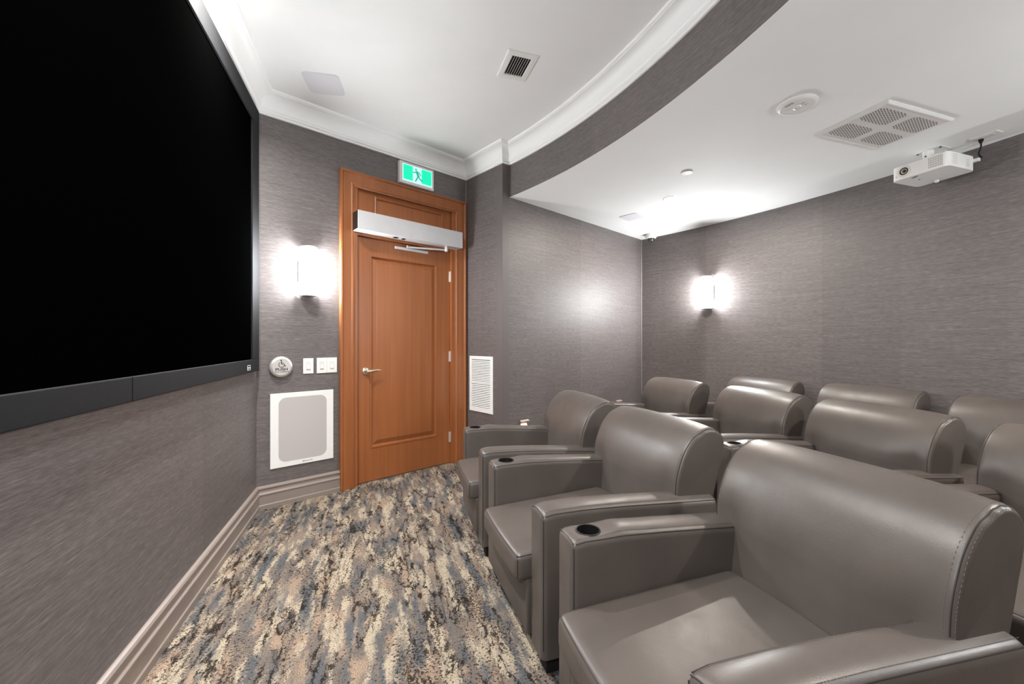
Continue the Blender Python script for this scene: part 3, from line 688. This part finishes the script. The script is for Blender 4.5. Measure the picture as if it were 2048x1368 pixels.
# ------------------------------------------------------------------ projector
PX, PY, PB, PT = 2.950, 2.880, 2.360, 2.455
t = thing('projector', 'white ceiling-mounted projector near the back wall', 'projector', (PX, PY, PB), AXIS)   # local +X points to the back wall
def vert_only(m): return abs(m.z) < 0.02
hw, hd_, hh = 0.156, 0.148, PT - PB
body = MB().rbox(-hd_, hd_, -hw, hw, 0, hh, 0.030, 5, only=lambda m: abs(m.z - hh / 2) < 0.01).build('body', M['white'], t, smooth=True, ang=30)
lx = lambda y, z: (lambda p: (-hd_ - p.z, y + p.x, z + p.y))
LY, LZ = 0.083, 0.052
MB().lathe([(0.040, -0.002), (0.041, 0.0012), (0.039, 0.0016), (0.026, 0.0016), (0.026, -0.002)], 36, lx(LY, LZ)).build('lens_surround', M['offwhite'], body, smooth=True)
MB().lathe([(0.026, 0.0018), (0.025, 0.003), (0.023, 0.003), (0.022, 0.0006), (0.0, 0.0006)], 30, lx(LY, LZ)).build('lens_ring', M['blackp'], body, smooth=True)
MB().lathe([(0.018, 0.0010), (0.012, 0.0012), (0.0, 0.0012)], 24, lx(LY, LZ)).build('lens_barrel', M['amber'], body, smooth=True)
MB().lathe([(0.0115, 0.0016), (0.008, 0.003), (0.0, 0.0036)], 24, lx(LY - 0.003, LZ)).build('lens_glass', M['lens'], body, smooth=True)
sv = MB()
for i in range(9):
    for j in range(5):
        y = -0.055 - i * 0.0085; z = 0.022 + j * 0.0145
        sv.box(-hd_ - 0.0005, -hd_ + 0.001, y - 0.0016, y + 0.0016, z - 0.0048, z + 0.0048) if y > -0.127 else None
o = sv.build('vent_slots', M['grey'], body); o['kind'] = 'stuff'
sv = MB()
for i in range(6):
    for j in range(5): sv.box(-0.10 + i * 0.009, -0.097 + i * 0.009, -hw - 0.0005, -hw + 0.001, 0.018 + j * 0.0145, 0.027 + j * 0.0145)
for j in range(5): sv.box(0.045, 0.085, -hw - 0.0005, -hw + 0.001, 0.022 + j * 0.010, 0.025 + j * 0.010)
o = sv.build('side_vent_slots', simple('pale_slot', srgb(178, 178, 180), 0.7), body); o['kind'] = 'stuff'
b = MB()
for x, y in ((-0.118, 0.030), (-0.105, 0.050)): b.box(x - 0.006, x + 0.006, y - 0.010, y + 0.010, -0.0025, 0.001)
b.lathe([(0.0, 0.0), (0.005, 0.0), (0.005, 0.003), (0.0, 0.003)], 10, lambda p: (-0.03 + p.x, 0.055 + p.y, -p.z))
q = b.build('control_buttons', M['grey'], body); q['kind'] = 'stuff'
MB().lathe([(0.0, 0.0), (0.003, 0.0), (0.003, 0.0012), (0.0, 0.0012)], 10, lx(0.128, 0.026)).build('sensor_eye', M['blackp'], body)
b = MB().lathe([(0.0, 0.0), (0.012, 0.0), (0.010, 0.014), (0.0, 0.014)], 12, lambda p: (0.118 + p.x, 0.03 + p.y, -p.z)); b.build('foot', M['white'], body)
MB().box(0.135, 0.16, -hw - 0.02, -hw + 0.012, 0.060, 0.080).build('cable_clip', M['white'], body)
mt = MB().rbox(-0.05, 0.06, -0.075, 0.075, 0.178, ZS - PB - 0.0003, 0.002, 1)
mt.lathe([(0.0, 0.10), (0.030, 0.10), (0.030, 0.180), (0.0, 0.180)], 20, lambda p: (p.x - 0.02, p.y + 0.01, p.z)); mt.rbox(-0.07, 0.04, -0.05, 0.06, hh, hh + 0.012, 0.003, 1)
for sx, sy in ((-0.09, -0.09), (0.05, -0.10), (-0.08, 0.09), (0.05, 0.09)): mt.tube([(-0.02, 0.01, hh + 0.008), (sx, sy, hh + 0.003)], 0.006, 6)
o = mt.build('ceiling_mount', M['white'], t, smooth=True, ang=30); o['label'] = 'white ceiling mount'
b = MB()
for x, y in ((-0.035, 0.062), (-0.035, -0.062)): b.lathe([(0.0, 0.0), (0.007, 0.0), (0.007, 0.003), (0.0, 0.003)], 10, lambda p, x=x, y=y: (x + p.x, y + p.y, ZS - PB - 0.0075 - p.z))
b.lathe([(0.0, 0.0), (0.005, 0.0), (0.005, 0.003), (0.0, 0.003)], 10, lambda p: (-0.05 - p.z, 0.01 + p.x, 0.14 + p.y))
q = b.build('mount_screws', M['blackp'], t); q['kind'] = 'stuff'
# outlet plate + leads
q = Vector((3.083, 2.668)); thq = AXIS
t2 = thing('ceiling_outlet', 'white outlet plate on the ceiling behind the projector', 'outlet', (q.x, q.y, ZS), thq)
MB().rbox(-0.036, 0.036, -0.066, 0.066, -0.007, -0.0005, 0.002, 1).build('plate', M['white'], t2)
MB().rbox(-0.018, 0.018, -0.040, 0.040, -0.011, -0.007, 0.002, 1).build('receptacle', M['offwhite'], t2)
def bez(p0, p1, p2, p3, n=14):
    p0, p1, p2, p3 = map(Vector, (p0, p1, p2, p3)); return [p0 * (1 - u) ** 3 + p1 * 3 * u * (1 - u) ** 2 + p2 * 3 * u * u * (1 - u) + p3 * u ** 3 for u in [i / n for i in range(n + 1)]]
rl = lambda x, y, z: (PX + nL.x * x - nL.y * y, PY + nL.y * x + nL.x * y, z)
kx, ky = 3.088, 2.700
co = MB((kx, ky, ZS)); co.tube(bez((kx, ky, ZS - 0.030), (kx + 0.01, ky, ZS - 0.09), rl(0.20, -0.13, 2.50), rl(0.158, -0.185, 2.440)), 0.0042, 8)
cord = thing('power_cord', 'black power cord hanging from the ceiling outlet to the projector', 'power cord', (kx, ky, ZS), 0)
co.build('cable', M['rubber'], cord, smooth=True)
MB((kx, ky, ZS)).lathe([(0.0, -0.010), (0.013, -0.010), (0.013, -0.020), (0.006, -0.036), (0.0, -0.036)], 12, lambda p: (kx + p.x, ky + p.y, ZS + p.z)).build('plug', M['rubber'], cord, smooth=True)
a = rl(0.10, 0.02, ZS); 
t3 = thing('cable_cover_plate', 'flat white cable plate on the ceiling beside the projector mount', 'cover plate', (a[0], a[1], ZS), AXIS)
MB().rbox(-0.030, 0.030, -0.055, 0.055, -0.010, -0.0005, 0.003, 2).build('cover', M['white'], t3)
MB().tube(bez((0.0, -0.05, -0.006), (0.0, -0.10, -0.012), (0.02, -0.14, -0.012), (0.035, -0.165, -0.005)), 0.0028, 6).build('lead', M['white'], t3, smooth=True)

# ------------------------------------------------------------------ leather chairs (local +X points backward, +Y is the cup-holder side)
ARM_IN, ARM_OUT, BWID = 0.249, 0.370, 0.336
tab = [(0.0, 0.577), (0.05, 0.585), (0.18, 0.584), (0.33, 0.577), (0.49, 0.566), (0.63, 0.556), (0.795, 0.545)]
def arm_z(x):
    for (a, za), (c, zc) in zip(tab, tab[1:]):
        if x <= c: return za + (zc - za) * max(0, (x - a)) / (c - a)
    return tab[-1][1]
CUP = (0.082, 0.3095)
def arm_fn(side, cup):
    yc = side * (ARM_IN + ARM_OUT) / 2
    def fn(v):
        if v.z > 0.50:
            w = min(1, (v.z - 0.50) / 0.05); e = max(0.0, 1 - ((v.y - yc) / 0.0605) ** 2)
            cr = 0.014 * e
            if cup:
                r = math.hypot(v.x - CUP[0], v.y - CUP[1]); cr *= 0.25 + 0.75 * min(1, max(0, (r - 0.045) / 0.05)); cr += 0.005 * e * math.exp(-((v.x - 0.19) / 0.06) ** 2)
            v.z += (arm_z(v.x) - 0.575 + cr) * w
        return v
    return fn
def make_arm(side, cup):
    y0, y1 = sorted((side * ARM_IN, side * ARM_OUT))
    xs = [0.03 + 0.02 * i for i in range(9)] + [0.22 + 0.05 * i for i in range(11)]
    ys = [y0 + (y1 - y0) * k for k in (0.28, 0.39, 0.5, 0.61, 0.72)]
    return MB().rbox(0.0, 0.792, y0, y1, 0.066, 0.575, 0.021, 4, only=lambda m: not (m.z < 0.1), cuts={0: xs, 1: ys}, fn=arm_fn(side, cup))
def cut_cup(me):
    a = bpy.data.objects.new('a', me); COL.objects.link(a)
    cm = MB().lathe([(0.0, 0.475), (0.0375, 0.475), (0.0375, 0.70), (0.0, 0.70)], 32, lambda p: (CUP[0] + p.x, CUP[1] + p.y, p.z)).build('c', M['dark'], mesh_only=True)
    c = bpy.data.objects.new('c', cm); COL.objects.link(c)
    md = a.modifiers.new('b', 'BOOLEAN'); md.object = c; md.operation = 'DIFFERENCE'; md.solver = 'EXACT'
    bpy.context.view_layer.update()
    out = bpy.data.meshes.new_from_object(a.evaluated_get(bpy.context.evaluated_depsgraph_get()))
    bpy.data.objects.remove(a); bpy.data.objects.remove(c); bpy.data.meshes.remove(cm)
    out.materials.clear(); out.materials.append(M['leather'])
    return out
def arm_seams(side, cup):
    out = []; fn = arm_fn(side, cup); k = 0.0055
    for yy in (ARM_IN + k, ARM_OUT - k):
        y = side * yy
        out.append(MB().tube([fn(Vector((0.012 + 0.77 * i / 22, y, 0.575 - k))) for i in range(23)], 0.0017, 6))
        out.append(MB().tube([Vector((k, y, 0.10)), Vector((k, y, 0.30)), Vector((k, y, 0.50)), fn(Vector((k, y, 0.558)))], 0.0016, 6))
    out.append(MB().tube([fn(Vector((k, side * (ARM_IN + 0.010 + (ARM_OUT - ARM_IN - 0.02) * i / 8), 0.575 - k))) for i in range(9)], 0.0017, 6))
    return out
def dashes(pts, nrm, step=0.0085, ln=0.0055, w=0.0008, lift=0.0003):
    """a stitched row along a polyline; nrm gives the outward direction at each point."""
    mb = MB(); acc = 0.0
    for i in range(len(pts) - 1):
        a, c = pts[i], pts[i + 1]; L = (c - a).length
        if L < 1e-6: continue
        d = (c - a) / L
        while acc + ln < L:
            n = nrm[i]; s = d.cross(n).normalized(); m0 = a + d * acc + n * lift; m1 = m0 + d * ln
            mb.add([m0 - s * w, m1 - s * w, m1 + s * w, m0 + s * w, m0 + n * w, m1 + n * w], [(0, 1, 5, 4), (2, 3, 4, 5), (0, 4, 3), (1, 2, 5)])
            acc += step
        acc -= L
        if acc < 0: acc = 0
    return mb
# backrest section (x, z) above the arms
sec = [(0.603, 0.560), (0.605, 0.590), (0.613, 0.635), (0.632, 0.690), (0.660, 0.747), (0.698, 0.793), (0.742, 0.820), (0.784, 0.832), (0.824, 0.824), (0.852, 0.800), (0.864, 0.766), (0.858, 0.722), (0.838, 0.650), (0.808, 0.546)]
def cat(P, n=5):
    out = []
    for i in range(len(P) - 1):
        p0 = P[max(0, i - 1)]; p1, p2 = P[i], P[i + 1]; p3 = P[min(len(P) - 1, i + 2)]
        for k in range(n):
            u = k / n
            out.append(tuple(0.5 * (2 * p1[d] + (p2[d] - p0[d]) * u + (2 * p0[d] - 5 * p1[d] + 4 * p2[d] - p3[d]) * u * u + (3 * p1[d] - p0[d] - 3 * p2[d] + p3[d]) * u ** 3) for d in (0, 1)))
    return out + [P[-1]]
SEC = [Vector(p) for p in cat(sec)]
def sec_normals():
    out = []
    for i in range(len(SEC)):
        d = (SEC[min(i + 1, len(SEC) - 1)] - SEC[max(i - 1, 0)]).normalized(); out.append(Vector((-d.y, d.x)))
    return out
SN = sec_normals()
ARC = [0.0]
for a, c in zip(SEC, SEC[1:]): ARC.append(ARC[-1] + (c - a).length)
def back_pt(i, y, extra=0.0):
    f = abs(y) / BWID
    ins = 0.0
    edge = BWID - abs(y)
    if edge < 0.020: ins = 0.016 * (1 - math.sqrt(max(0, 1 - (1 - edge / 0.020) ** 2)))
    front = max(0.0, min(1.0, (0.50 - ARC[i]) / 0.12))
    bulge = 0.013 * front * (1 - min(1, f * 1.02) ** 4) - 0.022 * math.exp(-((abs(y) - 0.262) / 0.055) ** 2) * math.exp(-(ARC[i] / 0.075) ** 2)
    rip = 0.0
    if 0.10 < ARC[i] < 0.42 and 0.001 < edge < 0.014: rip = 0.0018 * math.sin(ARC[i] * 520) * math.sin(math.pi * (ARC[i] - 0.10) / 0.32)
    p = SEC[i] + SN[i] * (bulge - ins + rip + extra)
    return Vector((p.x, y, p.y))
def make_back():
    ys = [0, 0.05, 0.10, 0.15, 0.20, 0.2488, 0.2600, 0.275, 0.295, 0.310, 0.317, 0.321, 0.325, 0.3285, 0.3315, 0.3340, 0.3355, BWID]
    ys = [-y for y in ys[::-1]] + ys[1:]
    low = [0.20, 0.28, 0.35, 0.41, 0.46, 0.50, 0.53]      # the front runs on down to the seat between the arms
    n = len(SEC) + len(low) + 2; vs, fs = [], []
    for y in ys:
        b0 = back_pt(0, y); inner = abs(y) < 0.25; e0 = back_pt(len(SEC) - 1, y)
        for z in low:
            u = (0.56 - z) / 0.36; vs.append(Vector((b0.x - 0.016 * u - 0.030 * u * u, y, z)) if inner else b0 + Vector((0.002, 0, -0.002)))
        vs += [back_pt(i, y) for i in range(len(SEC))]
        vs += [Vector((0.790, y, 0.38)), Vector((0.775, y, 0.20))] if inner else [e0 + Vector((-0.002, 0, -0.002)), b0 + Vector((0.01, 0, -0.002))]
    for j in range(len(ys) - 1):
        for i in range(n): fs.append((j * n + i, j * n + (i + 1) % n, (j + 1) * n + (i + 1) % n, (j + 1) * n + i))
    fs += [tuple(range(n))[::-1], tuple(range((len(ys) - 1) * n, len(ys) * n))]
    return MB().add(vs, fs)
def chair():
    t = thing('leather_recliner', '', 'chair', (0, 0, 0), 0, 'taupe leather cinema chairs')
    # seat
    def seat_fn(v):
        if v.z > 0.34:
            f = (v.x + 0.055) / 0.64; v.z += 0.034 * f + 0.014 * max(0, 1 - (v.y / 0.25) ** 2) * max(0, min(1, (v.x + 0.06) / 0.12))
        if v.x < -0.03: v.x -= 0.010 * max(0, 1 - (v.y / 0.25) ** 2)
        return v
    st = MB().rbox(-0.055, 0.59, -0.247, 0.247, 0.282, 0.388, 0.026, 5, cuts={0: [0.0, 0.06, 0.12, 0.2, 0.3, 0.4, 0.5], 1: [-0.2, -0.15, -0.1, -0.05, 0, 0.05, 0.1, 0.15, 0.2]}, fn=seat_fn).build('seat_cushion', M['leather'], t, smooth=True, ang=60)
    k = 0.0075
    sm = MB().tube([seat_fn(Vector((0.45 - 0.49 * i / 12, 0.247 - k, 0.388 - k))) for i in range(12)] + [seat_fn(Vector((-0.055 + k, 0.232 - 0.464 * i / 14, 0.388 - k))) for i in range(15)] + [seat_fn(Vector((-0.04 + 0.49 * i / 12, -0.247 + k, 0.388 - k))) for i in range(12)], 0.0019, 6)
    for y in (-0.240, 0.240): MB().tube([Vector((-0.048, y, 0.300)), Vector((-0.048, y, 0.370))], 0.0019, 6).build('shaded_seam', M['seam'], st, smooth=True)
    sm.build('shaded_seam', M['seam'], st, smooth=True)
    MB().rbox(-0.012, 0.03, -0.243, 0.243, 0.078, 0.290, 0.008, 3).build('front_panel', M['leather'], t, smooth=True, ang=60)
    MB().box(0.03, 0.76, -0.246, 0.246, 0.075, 0.283).build('base', M['dark'], t)  # hidden box added to block light under the seat
    # arms
    for side, cup in ((1, True), (-1, False)):
        mb = make_arm(side, cup)
        if cup:
            me = cut_cup(mb.build('armrest', M['leather'], mesh_only=True))
            me.polygons.foreach_set('use_smooth', [True] * len(me.polygons)); me.set_sharp_from_angle(angle=math.radians(55)); me.name = 'armrest'
            o = bpy.data.objects.new('armrest', me); COL.objects.link(o); o.parent = t; o['label'] = 'armrest with cup holder'
            zt = arm_z(CUP[0]) + 0.0032
            c = MB().lathe([(0.0, 0.478), (0.036, 0.478), (0.0365, zt - 0.001), (0.0365, zt + 0.0015), (0.0405, zt + 0.002), (0.0425, zt - 0.001), (0.0425, zt - 0.006)], 40, lambda p: (CUP[0] + p.x, CUP[1] + p.y, p.z)).build('cup_holder', M['blackp'], o, smooth=True, ang=40)
            c['label'] = 'black cup holder'
        else: o = mb.build('armrest', M['leather'], t, smooth=True, ang=60)
        for q in arm_seams(side, cup): q.build('shaded_seam', M['seam'], o, smooth=True)
        fn = arm_fn(side, cup); up = Vector((0, 0, 1))
        ln = [fn(Vector((0.02 + 0.75 * i / 30, side * (ARM_IN + 0.017), 0.5752))) for i in range(31)]
        d = dashes(ln, [up] * 31)
        ln = [fn(Vector((0.018 + 0.77 * i / 30, side * (ARM_OUT - 0.017), 0.5752))) for i in range(31)]
        d2 = dashes(ln, [up] * 31); d.add(d2.v, d2.f)
        ln = [Vector((-0.0002, side * (ARM_IN + 0.018), 0.54 - 0.42 * i / 20)) for i in range(21)]
        d2 = dashes(ln, [Vector((-1, 0, 0))] * 21); d.add(d2.v, d2.f)
        q = d.build('stitching', M['stitch'], o); q['kind'] = 'stuff'
    # back
    bk = make_back().build('backrest', M['leather'], t, smooth=True, ang=50)
    i1 = max(i for i in range(len(SEC)) if ARC[i] < 0.60)
    dd = MB()
    for sgn in (-1, 1):
        MB().tube([back_pt(i, sgn * 0.3255) for i in range(0, i1)], 0.0019, 6).build('shaded_seam', M['seam'], bk, smooth=True)
        for yy in (0.3145, 0.3325):
            P = [back_pt(i, sgn * yy) for i in range(0, i1)]
            Nn = [Vector((SN[i].x, 0, SN[i].y)) if yy < 0.32 else (Vector((SN[i].x, 0, SN[i].y)) * 0.5 + Vector((0, sgn, 0)) * 0.85).normalized() for i in range(0, i1)]
            d2 = dashes(P, Nn); dd.add(d2.v, d2.f)
    q = dd.build('stitching', M['stitch'], bk); q['kind'] = 'stuff'
    ft = MB().rbox(-0.03, 0.03, -0.03, 0.03, 0.0, 0.067, 0.003, 1).build('foot', M['rubber'], mesh_only=True)
    for x in (0.055, 0.72):
        for y in (-0.318, 0.318):
            o = bpy.data.objects.new('foot', ft); COL.objects.link(o); o.parent = t; o.location = (x, y, 0)
    return t
spots = [
    (-0.262, 2.620, 0.264, 'taupe leather recliner in the front row, nearest the wooden door'),
    (-0.010, 1.802, 0.325, 'taupe leather recliner in the middle of the front row'),
    (0.256, 1.015, 0.286, 'taupe leather recliner nearest the camera, large in the lower right'),
    (0.863, 3.724, 0.338, 'taupe leather recliner in the second row beside the side wall'),
    (1.154, 2.941, 0.245, 'taupe leather recliner second from the side wall in the second row'),
    (1.334, 2.165, 0.215, 'taupe leather recliner third from the side wall in the second row'),
    (1.545, 1.345, 0.250, 'taupe leather recliner in the second row, cut by the right edge'),
    (1.780, 3.750, 0.406, 'taupe leather recliner in the back row, nearest the corner'),
    (2.185, 3.030, 0.380, 'taupe leather recliner in the middle of the visible back row'),
    (2.423, 2.225, 0.340, 'taupe leather recliner in the back row, cut by the right edge'),
]
proto = chair()
for i, (x, y, a, lab) in enumerate(spots):
    c = proto if i == 0 else copy_tree(proto)
    c.location = (x, y, 0); c.rotation_euler = (0, 0, a); c['label'] = lab
